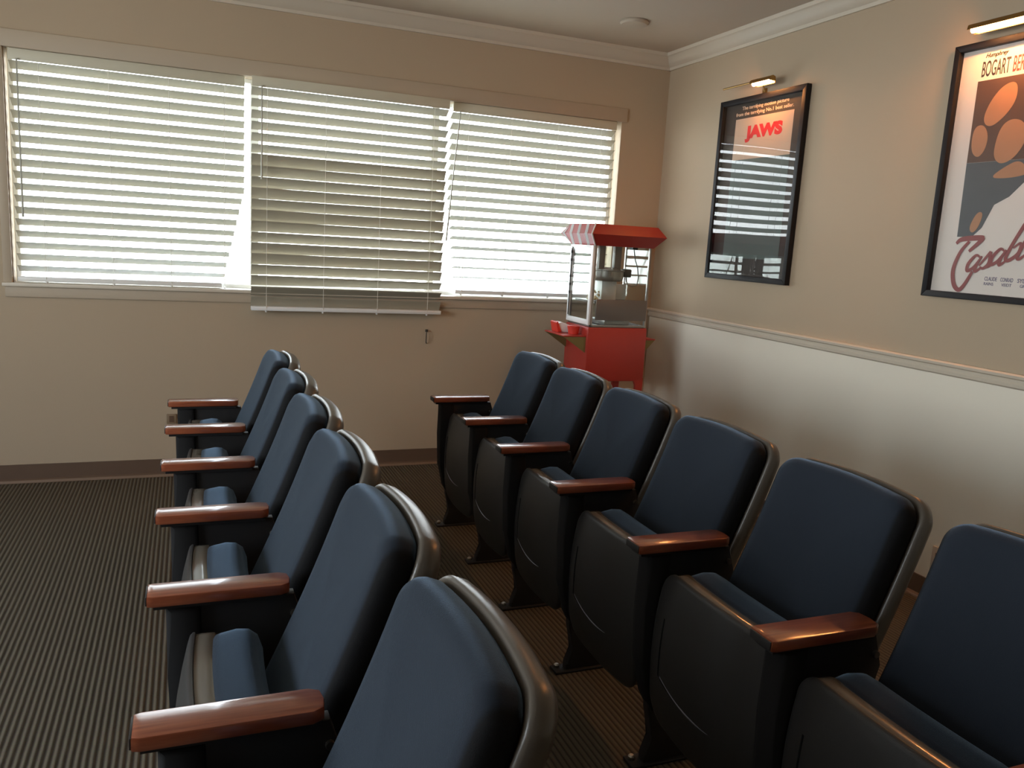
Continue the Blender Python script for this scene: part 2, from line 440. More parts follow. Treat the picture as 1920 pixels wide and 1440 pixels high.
rnd = random.Random(3)
def tilt1(i): a = R(31 + 2*math.sin(i*1.7)); return a, a - R(max(0, i-7)*.9)
def ends1(i, a, b):
    return a, b - max(0, (i-9))*.0135
blind('window_blind', -3.812, -2.684, .035, WT, WB, 18, tilt1, 'white slatted window blind on the left, slats open to bright daylight', 1.155,
      (-3.68, -3.36, -3.07, -2.79), ends1, (-3.772, -3.772, 1.42), zrail=1.105)
def tilt2(i):
    if i < 6: a = R(30 + i*1.2); return a + R(3), a
    a = 65 + 5*math.sin(i*2.3); b = 55 + 5*math.sin(i*1.3+1)
    if i in (11, 15): a += 8; b += 8
    if i in (17, 18): a -= 8; b -= 6
    return R(a), R(b)
blind('window_blind', -2.652, -1.530, -.045, WT-.003, .98, 20, tilt2, 'half-closed middle window blind hanging down past the sill', 1.02,
      (-2.57, -2.25, -1.93, -1.62), None, (-2.60, -2.60, 1.7), zrail=.985)
def tilt3(i): a = R(30 - 2.1*max(0, i-6) + 2*math.sin(i*2.1)); return a, a
def ends3(i, a, b): return a + max(0, (i-8))*.007, b
blind('window_blind', -1.484, -.366, .035, WT, WB, 17, tilt3, 'white slatted window blind on the right, behind the popcorn machine', 1.20,
      (-1.38, -1.10, -.78, -.47), ends3, (-1.44, -1.50, 1.42), zrail=1.112)

# ------------------------------------------------------------------ theatre chairs
D = .508
LEAN = R(22)
def back_map(a, b, d):
    wrap = -.014*(2*a/.42)**2
    x = .268 + b*math.sin(LEAN) + .012*math.sin(b*5) - d*math.cos(LEAN) + wrap
    z = .40 + b*math.cos(LEAN) + d*math.sin(LEAN)
    return (x, .209 + a, z)
def pan_map(a, b, d):
    # b 0..h bottom..top, d = depth towards the back
    z = .185 + b
    x = .050 + (.024 if b > .2 else .016)*((b-.20)/.2)**2 + .010*(2*a/.43)**2
    return (x + d, .219 + a, z)

def make_chair():
    t = empty('theater_chair', (0, 0, 0))
    # back shell (plastic) and cushion
    w, h = .425, .545; bm = bmesh.new()
    pad(bm, outline(w, h, .052, .05, arch=.010), w, h, [(.02, -.052), (.006, -.044), (0, -.032), (0, -.008), (.004, -.001), (.012, .0), (.02, -.004)], back_map)
    link('back_shell', bm, M['shell'], t, angle=60)
    w, h = .408, .522; bm = bmesh.new()
    pad(bm, outline(w, h, .048, .05, arch=.010), w, h, [(.02, -.002), (.006, .0), (0, .012), (0, .034), (.003, .046), (.010, .056), (.022, .062), (.04, .065)],
        lambda a, b, d: back_map(a, b+.010, d), front_puff=.008)
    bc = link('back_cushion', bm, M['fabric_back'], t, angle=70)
    # folded seat: pan facing forward, rim, cushion behind
    w, h = .430, .415; bm = bmesh.new()
    pad(bm, outline(w, h, .05, .065, sag=.015), w, h, [(.004, .012), (0, .009), (0, .005), (.004, .001), (.012, 0)], lambda a, b, d: pan_map(a, b, d), front_puff=-.004)
    sp = link('seat_pan', bm, M['pan'], t, angle=60)
    bm = bmesh.new(); pth = []
    for i in range(25):
        f = 1-i/24*1.5; a = .155*f; b = .112 + .030*f*f
        p = pan_map(a, b, 0); pth.append((p[0]-.0015, p[1], p[2]))
    tube(bm, pth, [.0012 + .0024*math.cos(math.pi/2*(i/24*2-1)) for i in range(25)], 6)
    link('pan_ridge', bm, M['ridge'], sp)
    gp = [(-.163, .30 - .16*i/8) for i in range(8)] + [(.163*math.sin(math.pi/2*(i/12*2-1)), .108+.034*(math.sin(math.pi/2*(i/12*2-1)))**2) for i in range(6)]
    bm = bmesh.new(); tube(bm, [(pan_map(-a, b, 0)[0]-.0002, .219-a, .185+b) for a, b in gp], .0034, 6)
    link('pan_groove', bm, M['groove_dark'], sp)
    bm = bmesh.new()
    pad(bm, outline(w-.006, h-.006, .05, .065, sag=.015), w, h, [(.003, .052), (0, .048), (0, .013), (.004, .010)], lambda a, b, d: pan_map(a, b+.003, d))
    link('seat_rim', bm, M['rim'], t, angle=60)
    w2, h2 = .405, .400; bm = bmesh.new()
    pad(bm, outline(w2, h2, .06, .08), w2, h2, [(.0, .046), (-.002, .06), (-.004, .09), (0, .115), (.012, .135), (.035, .150), (.06, .157)], lambda a, b, d: pan_map(a, b+.012 + .10*(d-.046), d*1.0), front_puff=.012)
    link('seat_cushion', bm, M['fabric'], t, angle=70)
    add_arm(t, 0)
    return t

def add_arm(t, dy):
    # wooden armrest at y -0.078..0 (near side), side panel and foot
    y1 = 0 + dy; y0 = y1 - .074; ym = (y0+y1)/2
    bm = bmesh.new()
    pts = [(.000, y1-.004), (.012, y1), (.27, y1), (.288, y1-.010), (.292, ym), (.288, y0+.010), (.27, y0), (.012, y0), (.0, y0+.004)]
    prism(bm, pts, 'z', .644, .669, bev=.004)
    ar = link('armrest', bm, M['wood'], t, angle=35)
    link('end_cap', B(-.003, .0005, y0+.006, y1-.006, .647, .666, bev=.0008), M['dark'], ar)
    link('armrest_plate', prism(bmesh.new(), [(.012, y1-.012), (.28, y1-.012), (.28, y0+.012), (.012, y0+.012)], 'z', .634, .645), M['panel'], t)
    pts = [(.08, .637), (.300, .637), (.325, .56), (.31, .50), (.262, .44), (.245, .32), (.25, .12), (.30, .02), (.30, .008), (.085, .008), (.085, .03), (.11, .08), (.085, .17), (.08, .28)]
    bm = bmesh.new(); prism(bm, pts, 'y', ym-.016, ym+.016, bev=.005)
    link('side_panel', bm, M['panel'], t, angle=40)
    pts = [(.036, .637), (.105, .637), (.115, .30), (.115, .20), (.095, .17), (.068, .22), (.046, .32), (.038, .48)]
    bm = bmesh.new(); prism(bm, pts, 'y', ym-.030, ym+.030, bev=.012)
    link('front_post', bm, M['post'], t, angle=50)
    ft = link('foot_plate', B(.045, .33, ym-.026, ym+.030, 0, .010, bev=.003), M['panel'], t)
    bm = bmesh.new(); lathe(bm, [(.010, .010), (.010, .018), (.006, .022)], .062, ym+.012, 8)
    link('bolt', bm, M['bolt'], ft)
    bm = bmesh.new(); tube(bm, [(.300, ym-.024, .592), (.300, ym-.016, .592)], .008, 10)
    link('pivot_bolt', bm, M['bolt'], t)

proto = make_chair()
def copy_tree(o, parent=None):
    c = o.copy(); COL.objects.link(c)
    if parent: c.parent = parent
    for ch in list(o.children): copy_tree(ch, c)
    return c
left_y = [-1.095, -1.600, -2.105, -2.612, -3.122, -3.628, -4.135]
right_y = [-1.105, -1.600, -2.078, -2.575, -3.098, -3.632, -4.150]
left_x = [-3.069]*7
right_x = [-1.878, -1.874, -1.888, -1.882, -1.886, -1.889, -1.892]
labL = ['navy theater chair at the far end of the left row, by the window wall',
        'second navy theater chair from the window wall in the left row',
        'third navy theater chair from the window wall in the left row',
        'fourth navy theater chair from the window wall in the left row',
        'second nearest navy theater chair of the left row, behind a wide brown armrest',
        'nearest navy theater chair of the left row, large backrest cut off at the bottom']
labR = ['navy theater chair at the far end of the right row, before the popcorn cart',
        'second navy theater chair from the window wall in the right row',
        'third navy theater chair from the window wall in the right row',
        'fourth navy theater chair from the window wall in the right row',
        'second nearest navy theater chair of the right row, with reddish wooden armrest',
        'nearest navy theater chair of the right row, cut off by the right edge']
first = True
for ys, xs, labs, grp in ((left_y, left_x, labL, 'left row of theater chairs'), (right_y, right_x, labR, 'right row of theater chairs')):
    for k in range(1, 7):
        if first: o = proto; first = False
        else: o = copy_tree(proto)
        o.location = (xs[k], ys[k], 0); o.scale.y = (ys[k-1]-ys[k])/.508
        tag(o, labs[k-1], 'chair', grp)
        o['_k'] = k
for o in [o for o in COL.objects if o.parent is None and '_k' in o]:
    if o['_k'] == 1: add_arm(o, .507)
    del o['_k']

# ------------------------------------------------------------------ popcorn cart and machine
cart = empty('popcorn_cart', (-.545, -.39, 0), 'red popcorn cart on legs with fold-out side shelves in the room corner', 'cart')
def LC(bm, p): 
    bmesh.ops.translate(bm, verts=bm.verts[:], vec=-Vector(p.location)); return bm
x0, x1, yn, yf = -.748, -.340, -.550, -.232
zt, zb = .958, .625
bm = bmesh.new(); box(bm, x0, x1, yn, yf, zb, zt, bev=.008)
link('body', LC(bm, cart), M['red'], cart)
for sx, sy in ((0, 0), (1, 0), (0, 1), (1, 1)):
    xa = x0 if sx == 0 else x1; s = 1 if sx == 0 else -1; ya = yn if sy == 0 else yf-.022
    bm = bmesh.new()
    prism(bm, [(xa, zb+.02), (xa+s*.085, zb+.02), (xa+s*.06, zb-.004), (xa+s*.050, zb-.03), (xa+s*.044, .10), (xa+s*.012, .10)], 'y', ya+.001, ya+.021)
    lg = link('leg', LC(bm, cart), M['red'], cart)
    bm = bmesh.new(); xm = xa + s*.028
    tube(bm, [(xm, ya+.002, .05), (xm, ya+.020, .05)], .05, 20); 
    link('wheel', LC(bm, cart), M['dark'], lg)
# fold-out shelf at left and right
for sgn, xe, L_, ya, yb, zs in ((-1, x0, .150, -.53, -.245, .905), (1, x1, .095, -.50, -.26, .885)):
    xo = xe + sgn*L_
    bm = bmesh.new(); box(bm, min(xe, xo), max(xe, xo), ya, yb, zs-.008, zs, bev=.002)
    sh = link('side_shelf', LC(bm, cart), M['red'], cart)
    for yy in (ya+.002, yb-.010):
        bm = bmesh.new(); prism(bm, [(xe, zs-.009), (xo-sgn*.004, zs-.009), (xe, zs-.105)], 'y', yy, yy+.008)
        link('bracket', LC(bm, cart), M['gold'], sh)

pm = empty('popcorn_machine', (-.545, -.39, zt+.001), 'glass popcorn machine with red and white canopy standing on the red cart', 'popcorn machine')
cx0, cx1, cn, cf, cb, ct = -.735, -.352, -.545, -.235, .959, 1.450
bm = bmesh.new()
for xa, ya in ((cx0, cn), (cx0, cf-.014), (cx1-.012, cn), (cx1-.012, cf-.014)):
    box(bm, xa, xa+.012, ya, ya+.014, cb, ct)
box(bm, cx0, cx1, cn, cn+.012, cb+.006, cb+.014); box(bm, cx0, cx1, cf-.012, cf, cb+.006, cb+.014); box(bm, cx0, cx0+.01, cn, cf, cb+.006, cb+.012); box(bm, cx1-.01, cx1, cn, cf, cb+.006, cb+.012)
link('case_frame', LC(bm, pm), M['steel'], pm, smooth=False)
bm = bmesh.new(); box(bm, cx0+.003, cx0+.009, cn+.006, cf-.006, cb, cb+.006); box(bm, cx0, cx1, cn, cf, cb, cb+.006)
link('case_floor', LC(bm, pm), M['greysteel'], pm, smooth=False)
for nm, a in (('glass_pane', (cx0+.013, cx1-.013, cn+.004, cn+.008, cb+.01, ct)), ('glass_pane', (cx0+.013, cx1-.013, cf-.008, cf-.004, cb+.01, ct)), ('glass_pane', (cx1-.008, cx1-.004, cn+.015, cf-.015, cb+.01, ct))):
    link(nm, LC(B(*a), pm), M['case_glass'], pm, smooth=False)
# white framed door on the left face
bm = bmesh.new(); fx0, fx1 = cx0-.016, cx0-.002
box(bm, fx0, fx1, cn-.002, cn+.026, cb+.012, ct-.004, bev=.002); box(bm, fx0, fx1, cf-.022, cf, cb+.012, ct-.004, bev=.002)
box(bm, fx0, fx1, cn+.027, cf-.023, cb+.012, cb+.042, bev=.002); box(bm, fx0, fx1, cn+.027, cf-.023, ct-.020, ct-.004, bev=.002)
dr = link('door', LC(bm, pm), M['white'], pm)
link('door_glass', LC(B(cx0-.010, cx0-.007, cn+.026, cf-.022, cb+.042, ct-.02), pm), M['case_glass'], dr, smooth=False)
bm = bmesh.new(); tube(bm, [(cx0-.018, cf-.026, cb+.05), (cx0-.018, cf-.026, ct-.03)], .003, 6)
for zz in (ct-.05, ct-.10, ct-.20, ct-.25, ct-.30): box(bm, cx0-.023, cx0-.013, cf-.031, cf-.021, zz-.008, zz+.008)
link('door_hinge', LC(bm, pm), M['dark'], dr)
# lower steel drawer panel
bm = bmesh.new(); box(bm, cx0+.030, cx1-.004, cn-.003, cn+.004, 1.002, 1.128, bev=.002); box(bm, cx0+.03, cx1-.016, cn+.02, cf-.02, 1.10, 1.112)
link('steel_panel', LC(bm, pm), M['greysteel'], pm)
link('drip_tray', LC(B(cx0+.11, cx1-.10, cn+.03, cf-.05, .968, .998, bev=.003), pm), M['steel'], pm)
# inner white chute block
link('heater_box', LC(B(-.615, -.512, -.43, -.30, 1.114, 1.232, bev=.004), pm), M['white'], pm)
link('back_panel', LC(B(-.50, -.37, -.30, -.26, 1.114, 1.21, bev=.004), pm), M['white'], pm)
# kettle
kx, ky = -.585, -.43
bm = bmesh.new(); lathe(bm, [(.085, 1.236), (.098, 1.246), (.102, 1.262), (.102, 1.296), (.108, 1.300), (.108, 1.304), (.094, 1.304), (.03, 1.318)], kx, ky, 28)
kt = link('kettle', LC(bm, pm), M['steel'], pm)
bm = bmesh.new(); box(bm, kx+.10, kx+.150, ky-.04, ky+.02, 1.262, 1.312, bev=.008)
link('kettle_plug', LC(bm, pm), M['dark'], kt)
for px, wd in ((kx-.052, .040), (kx+.058, .046)):
    link('kettle_hanger', LC(B(px-wd/2, px+wd/2, ky-.02, ky+.015, 1.304, ct+.006, bev=.003), pm), M['greysteel'], pm)
bm = bmesh.new()
pth = [(kx+.175, ky, ct), (kx+.178, ky, 1.42), (kx+.19, ky, 1.37), (kx+.212, ky, 1.32), (kx+.222, ky, 1.26), (kx+.215, ky, 1.215), (kx+.18, ky, 1.206), (kx+.150, ky, 1.215), (kx+.138, ky, 1.24), (kx+.136, ky, 1.266)]
tube(bm, pth, .0035, 8); link('kettle_cord', LC(bm, pm), M['cord'], pm)
link('switch_block', LC(B(kx+.155, kx+.19, ky-.02, ky+.02, ct-.018, ct+.002), pm), M['dark'], pm)
# canopy: six sided section all round, chevron stripes on the left face
cz0, czm, cz1 = 1.446, 1.512, 1.572; ov = .062; ib = .008
def ringpts(o, z): return [(cx0-o, cn-o, z), (cx1+o, cn-o, z), (cx1+o, cf+o, z), (cx0-o, cf+o, z)]
bm = bmesh.new()
rs = [[bm.verts.new(p) for p in ringpts(o, z)] for o, z in ((ib, cz0), (ov, czm), (ib+.012, cz1))]
bm.faces.new(rs[0][::-1]); bm.faces.new(rs[2])
for i in range(2):
    for k in range(4): bm.faces.new((rs[i][k], rs[i][(k+1) % 4], rs[i+1][(k+1) % 4], rs[i+1][k]))
cn_o = link('canopy', LC(bm, pm), M['redgloss'], pm, smooth=False)
# white chevrons lying on the left face of the canopy
bm = bmesh.new()
def face_pt(y, f):  # f in -1..1 height on the folded left face, y position
    if f <= 0: t_ = f + 1; o_ = ib + (ov-ib)*t_; z = cz0 + (czm-cz0)*t_
    else: t_ = f; o_ = ov + (ib+.012-ov)*t_; z = czm + (cz1-czm)*t_
    return (cx0-o_-.0012, y, z)
def clampy(y, f):
    o_ = ov - (ov-ib)*abs(f)
    return max(cn-o_, min(cf+o_, y))
for c0 in (-.62, -.515, -.41, -.305, -.20):
    ww = .036; vs = []
    for f in (-1, 0, 1):
        off = -.060*(1-abs(f))   # tips point towards the camera side
        a_, b_ = clampy(c0+off+.03, f), clampy(c0+off+ww+.03, f)
        vs.append((bm.verts.new(face_pt(a_, f)), bm.verts.new(face_pt(b_, f)) if b_-a_ > .001 else None))
    for q in range(2):
        pts = [v for v in (vs[q][0], vs[q][1], vs[q+1][1], vs[q+1][0]) if v]
        if len(pts) >= 3: bm.faces.new(pts)
bmesh.ops.solidify(bm, geom=bm.faces[:], thickness=.0008)
link('chevron_stripes', LC(bm, pm), M['white'], cn_o, smooth=False)
# white edge strip on the near left canopy corner
bm = bmesh.new()
tube(bm, [(cx0-ib-.002, cn-ib-.002, cz0), (cx0-ov-.002, cn-ov-.002, czm), (cx0-ib-.014, cn-ib-.014, cz1)], .0045, 6)
link('corner_trim', LC(bm, pm), M['white'], cn_o)
# popcorn left in the case
bm = bmesh.new(); rp = random.Random(5)
for i in range(42):
    p = Vector((-.70+rp.random()*.045, -.50+rp.random()*.10, 1.122+rp.random()**2*.05))
    bmesh.ops.create_icosphere(bm, subdivisions=1, radius=.006+rp.random()*.004, matrix=Matrix.Translation(p))
tag(link('popcorn', bm, M['popcorn']), 'small heap of popcorn in the left corner of the glass popcorn machine', 'popcorn', kind='stuff')
# carton and scoop cup on the left shelf
ck = empty('popcorn_carton', (-.82, -.33, .906), 'open red and white paper popcorn carton lying on the left cart shelf', 'carton')
bm = bmesh.new(); prism(bm, [(-.045, .0), (.045, .0), (.035, .045), (-.02, .062), (-.055, .050)], 'y', -.04, .04, bev=.004)
link('carton_body', bm, M['white'], ck)
bm = bmesh.new(); prism(bm, [(-.046, .0), (-.06, .060), (-.05, .066), (-.022, .002)], 'y', -.046, .046)
link('carton_flap', bm, M['card_red'], ck)
bm = bmesh.new(); lathe(bm, [(.030, .906), (.034, .93), (.040, .955), (.037, .957)], -.80, -.455, 20)
tag(link('paper_cup', bm, M['card_red']), 'small red cup on the left cart shelf against the machine door', 'cup')

# ------------------------------------------------------------------ text
def text_bm(s, size, extr=.0004, off=0.0, shear=0.0, spacing=1.0):
    cu_ = bpy.data.curves.new('txt', 'FONT'); cu_.body = s; cu_.size = size; cu_.extrude = extr; cu_.offset = off
    cu_.shear = shear; cu_.space_character = spacing; cu_.resolution_u = 4
    ob = bpy.data.objects.new('txt', cu_); COL.objects.link(ob)
    bpy.context.view_layer.update()
    dg = bpy.context.evaluated_depsgraph_get(); me = bpy.data.meshes.new_from_object(ob.evaluated_get(dg))
    bm = bmesh.new(); bm.from_mesh(me); bpy.data.meshes.remove(me); bpy.data.objects.remove(ob); bpy.data.curves.remove(cu_)
    return bm
def text_on_wall(name, s, y_left, y_right, z0, z1, x, m, parent, off=0.0, shear=0.0, rot=0.0):
    """fits the text into a rectangle on a plane x = const, read by someone facing +x (left = larger y)"""
    bm = text_bm(s, .1, off=off*.1, shear=shear)
    xs = [v.co.x for v in bm.verts]; ys = [v.co.y for v in bm.verts]
    sx = (y_left-y_right)/(max(xs)-min(xs)); sy = (z1-z0)/(max(ys)-min(ys)); mx_, my_ = min(xs), min(ys)
    px, py, pz = parent_world(parent)
    for v in bm.verts:
        a, b, c = v.co; v.co = (x - c - px, y_left - (a-mx_)*sx - py, z0 + (b-my_)*sy + math.tan(rot)*(a-mx_)*sx - pz)
    return link(name, bm, m, parent, smooth=False)
def parent_world(p):
    q = Vector((0, 0, 0))
    while p: q += p.location; p = p.parent
    return q

def yz_poly(pts, x, th=.0006):
    bm = bmesh.new(); prism(bm, pts, 'x', x-th, x); return bm

def frame(name, y0, y1, z0, z1, fw, label):
    """y0 > y1 (left to right)"""
    t = empty(name, (0, (y0+y1)/2, z0), label, 'poster')
    bm = bmesh.new()
    def fr(pa): prism(bm, pa, 'x', -.034, -.002, bev=.003)
    fr([(y0, z0), (y0, z1), (y0-fw, z1-fw), (y0-fw, z0+fw)]); fr([(y1, z0), (y1, z1), (y1+fw, z1-fw), (y1+fw, z0+fw)])
    fr([(y0, z0), (y1, z0), (y1+fw, z0+fw), (y0-fw, z0+fw)]); fr([(y0, z1), (y1, z1), (y1+fw, z1-fw), (y0-fw, z1-fw)])
    link('frame', LC(bm, t), M['frame'], t)
    return t
def LCp(bm, p):
    bmesh.ops.translate(bm, verts=bm.verts[:], vec=-parent_world(p)); return bm

# JAWS poster
JY0, JY1, JZ0, JZ1 = -.655, -1.394, 1.292, 2.322
j = frame('framed_poster', JY0, JY1, JZ0, JZ1, .030, 'dark framed poster with red JAWS title, window blinds reflected in its glazing')
pr_ = link('print', LCp(B(-.006, -.003, JY1+.028, JY0-.028, JZ0+.028, JZ1-.028), j), M['mat_dark'], j, smooth=False)
link('title_panel', LCp(yz_poly([(-.785, 2.210), (-1.285, 2.210), (-1.285, 1.98), (-.785, 1.98)], -.0062), pr_), M['paper'], pr_, smooth=False)
link('lower_panel', LCp(yz_poly([(-.785, 1.9795), (-1.285, 1.9795), (-1.285, 1.42), (-.785, 1.42)], -.0062), pr_), M['sea'], pr_, smooth=False)
text_on_wall('lettering', 'The terrifying motion picture', -.835, -1.235, 2.252, 2.278, -.0068, M['ink_cream'], pr_, off=.012)
text_on_wall('lettering', 'from the terrifying No.1 best seller.', -.783, -1.277, 2.220, 2.246, -.0068, M['ink_cream'], pr_, off=.012)
# JAWS as heavy condensed letters
def strokes_bm(polys, x):
    bm = bmesh.new()
    for p in polys: prism(bm, p, 'x', x-.0006, x)
    return bm
text_on_wall('lettering', 'JAWS', -.885, -1.205, 2.073, 2.165, -.0070, M['ink_red'], pr_, off=.068, rot=0)
# warped glazing (bowed acrylic sheet) catches the window
bm = bmesh.new(); NY, NZ = 24, 30; g = []
def px_(y, z):
    u = (y-JY0)/(JY1-JY0); v = (z-JZ0)/(JZ1-JZ0)
    return -.0275 + .0200*u + .0018*math.sin(math.pi*u)*math.sin(math.pi*v) - .0030*v
for a in range(NY+1):
    row = []
    for b in range(NZ+1):
        y = JY0-.022 + (JY1-JY0+.044)*a/NY; z = JZ0+.022 + (JZ1-JZ0-.044)*b/NZ
        row.append(bm.verts.new((px_(y, z), y, z)))
    g.append(row)
for a in range(NY):
    for b in range(NZ): bm.faces.new((g[a][b], g[a+1][b], g[a+1][b+1], g[a][b+1]))
link('glazing', LC(bm, j), M['acrylic'], j)

# CASABLANCA poster
KY0, KY1, KZ0, KZ1 = -2.272, -3.010, 1.310, 2.330
k_ = frame('framed_poster', KY0, KY1, KZ0, KZ1, .026, 'white framed poster with brick-red script title, cut off by the right edge')
kp = link('print', LCp(B(-.008, -.004, KY1+.024, KY0-.024, KZ0+.024, KZ1-.024), k_), M['paper_w'], k_, smooth=False)
xk = -.0082
# plain generic picture fields in place of the artwork
link('picture_field', LCp(yz_poly([(-2.383, 2.180), (-2.93, 2.180), (-2.93, 1.86), (-2.386, 1.86)], xk), kp), M['pr_brown'], kp, smooth=False)
link('picture_field', LCp(yz_poly([(-2.386, 1.8595), (-2.93, 1.8595), (-2.93, 1.80), (-2.66, 1.78), (-2.60, 1.72), (-2.54, 1.69), (-2.50, 1.60), (-2.46, 1.563), (-2.392, 1.563)], xk), kp), M['pr_slate'], kp, smooth=False)
def soft(p):
    for _ in range(3):
        q = []
        for i in range(len(p)):
            a, b = p[i], p[(i+1) % len(p)]
            q += [(.75*a[0]+.25*b[0], .75*a[1]+.25*b[1]), (.25*a[0]+.75*b[0], .25*a[1]+.75*b[1])]
        p = q
    return p
for pts in ([(-2.43, 2.02), (-2.45, 2.09), (-2.50, 2.15), (-2.56, 2.16), (-2.57, 2.09), (-2.53, 2.03), (-2.47, 1.99)],
            [(-2.395, 1.91), (-2.395, 2.00), (-2.44, 2.01), (-2.47, 1.96), (-2.46, 1.90), (-2.43, 1.875)],
            [(-2.60, 2.10), (-2.62, 2.17), (-2.70, 2.16), (-2.72, 2.06), (-2.67, 2.01), (-2.62, 2.03)],
            [(-2.50, 1.90), (-2.515, 1.99), (-2.56, 2.02), (-2.62, 2.00), (-2.635, 1.93), (-2.60, 1.87), (-2.55, 1.845), (-2.515, 1.86)],
            [(-2.50, 1.795), (-2.56, 1.835), (-2.62, 1.86), (-2.66, 1.82), (-2.66, 1.80), (-2.58, 1.79)],
            [(-2.46, 1.575), (-2.44, 1.60), (-2.47, 1.665), (-2.50, 1.66), (-2.485, 1.60)]):
    link('picture_shape', LCp(yz_poly(soft(pts), xk-.0008), kp), M['pr_tan'], kp, smooth=False)
text_on_wall('lettering', 'Humphrey', -2.402, -2.503, 2.262, 2.284, xk-.0002, M['ink'], kp, off=.03, shear=.4)
text_on_wall('lettering', 'BOGART', -2.394, -2.517, 2.194, 2.255, xk-.0002, M['ink'], kp, off=.01)
text_on_wall('lettering', 'BERGMAN', -2.530, -2.665, 2.194, 2.255, xk-.0002, M['ink_title'], kp, off=.01)
text_on_wall('lettering', 'HENREID', -2.680, -2.815, 2.194, 2.255, xk-.0002, M['ink'], kp, off=.01)
# script title drawn with brush strokes
NST = [0]
def stroke(bm, pts, w0, w1, x):
    NST[0] += 1; x -= .0001*(NST[0] % 6)      # each brush stroke lies just over the one before
    # smooth catmull-rom through (y, z) points, ribbon of varying width
    P_ = [Vector((p[0], p[1], 0)) for p in pts]; P_ = [P_[0]] + P_ + [P_[-1]]; S_ = []
    for i in range(1, len(P_)-2):
        for q in range(6):
            t = q/6; a, b, c, d = P_[i-1], P_[i], P_[i+1], P_[i+2]
            S_.append(.5*((2*b) + (c-a)*t + (2*a-5*b+4*c-d)*t*t + (-a+3*b-3*c+d)*t**3))
    S_.append(P_[-1])
    prev = None; n = len(S_)
    for i, s in enumerate(S_):
        t = (S_[min(i+1, n-1)] - S_[max(i-1, 0)])
        if t.length < 1e-7: continue
        t.normalize(); nrm = Vector((-t.y, t.x, 0)); w = w0 + (w1-w0)*math.sin(math.pi*i/(n-1))
        xx = x - .00003*i; cur = (bm.verts.new((xx, s.x+nrm.x*w, s.y+nrm.y*w)), bm.verts.new((xx, s.x-nrm.x*w, s.y-nrm.y*w)))
        if prev: bm.faces.new((prev[0], prev[1], cur[1], cur[0]))
        prev = cur
    return bm
def script_letter(ch, y, z, s, bm, x):
    """slanted brush letters; y left position, z baseline, s scale (x height)"""
    def T(p): a, b = p; return (y - (a + .35*b)*s, z + b*s)
    A = {'a': [[(.62, .85), (.3, .95), (.05, .45), (.18, .03), (.5, .25), (.72, .92)], [(.72, .92), (.62, .35), (.72, .02), (1.0, .25)]],
         's': [[(.0, .15), (.35, .98), (.42, .95), (.62, .35), (.4, .0), (.1, .08)], [(.5, .05), (.85, .3)]],
         'b': [[(.0, .2), (.35, 2.1), (.25, 1.9), (.05, .3), (.25, .0), (.6, .35), (.5, .85), (.22, .6)]],
         'l': [[(.0, .2), (.4, 2.1), (.25, 1.9), (.08, .3), (.22, .0), (.5, .3)]],
         'n': [[(.0, .0), (.15, .9)], [(.05, .3), (.4, .95), (.55, .8), (.5, .1), (.65, .0), (.85, .25)]],
         'c': [[(.6, .8), (.35, .95), (.05, .5), (.2, .03), (.5, .05), (.8, .3)]]}
    for st in A[ch]: stroke(bm, [T(p) for p in st], .0035, .0075, x)
bm = bmesh.new(); xt = xk-.0022
stroke(bm, [(-2.395, 1.535), (-2.42, 1.553), (-2.50, 1.560), (-2.51, 1.552), (-2.46, 1.505)], .006, .011, xt)
stroke(bm, [(-2.455, 1.545), (-2.42, 1.50), (-2.398, 1.43), (-2.41, 1.37), (-2.437, 1.347), (-2.46, 1.368), (-2.49, 1.425)], .006, .0095, xt)
for ch, y, z, s in (('a', -2.452, 1.425, .068), ('s', -2.512, 1.440, .062), ('a', -2.556, 1.455, .066), ('b', -2.618, 1.475, .080), ('l', -2.665, 1.482, .080),
                    ('a', -2.705, 1.495, .072), ('n', -2.770, 1.508, .072), ('c', -2.835, 1.52, .072), ('a', -2.885, 1.53, .060)):
    script_letter(ch, y, z, s, bm, xt)
link('title_script', LCp(bm, kp), M['ink_title'], kp, smooth=False)
for s, a, b in (('CLAUDE', -2.548, -2.603), ('CONRAD', -2.618, -2.672), ('SYDNEY  PETER', -2.690, -2.83)):
    text_on_wall('lettering', s, a, b, 1.392, 1.408, xk-.0002, M['ink_blue'], kp, off=.01)
text_on_wall('lettering', 'RAINS        VEIDT        GREENSTREET  LORRE', -2.548, -2.86, 1.374, 1.386, xk-.0002, M['ink_blue'], kp, off=.01)
link('glazing', LC(B(-.016, -.014, KY1+.02, KY0-.02, KZ0+.02, KZ1-.02), k_), M['nonglare'], k_, smooth=False)

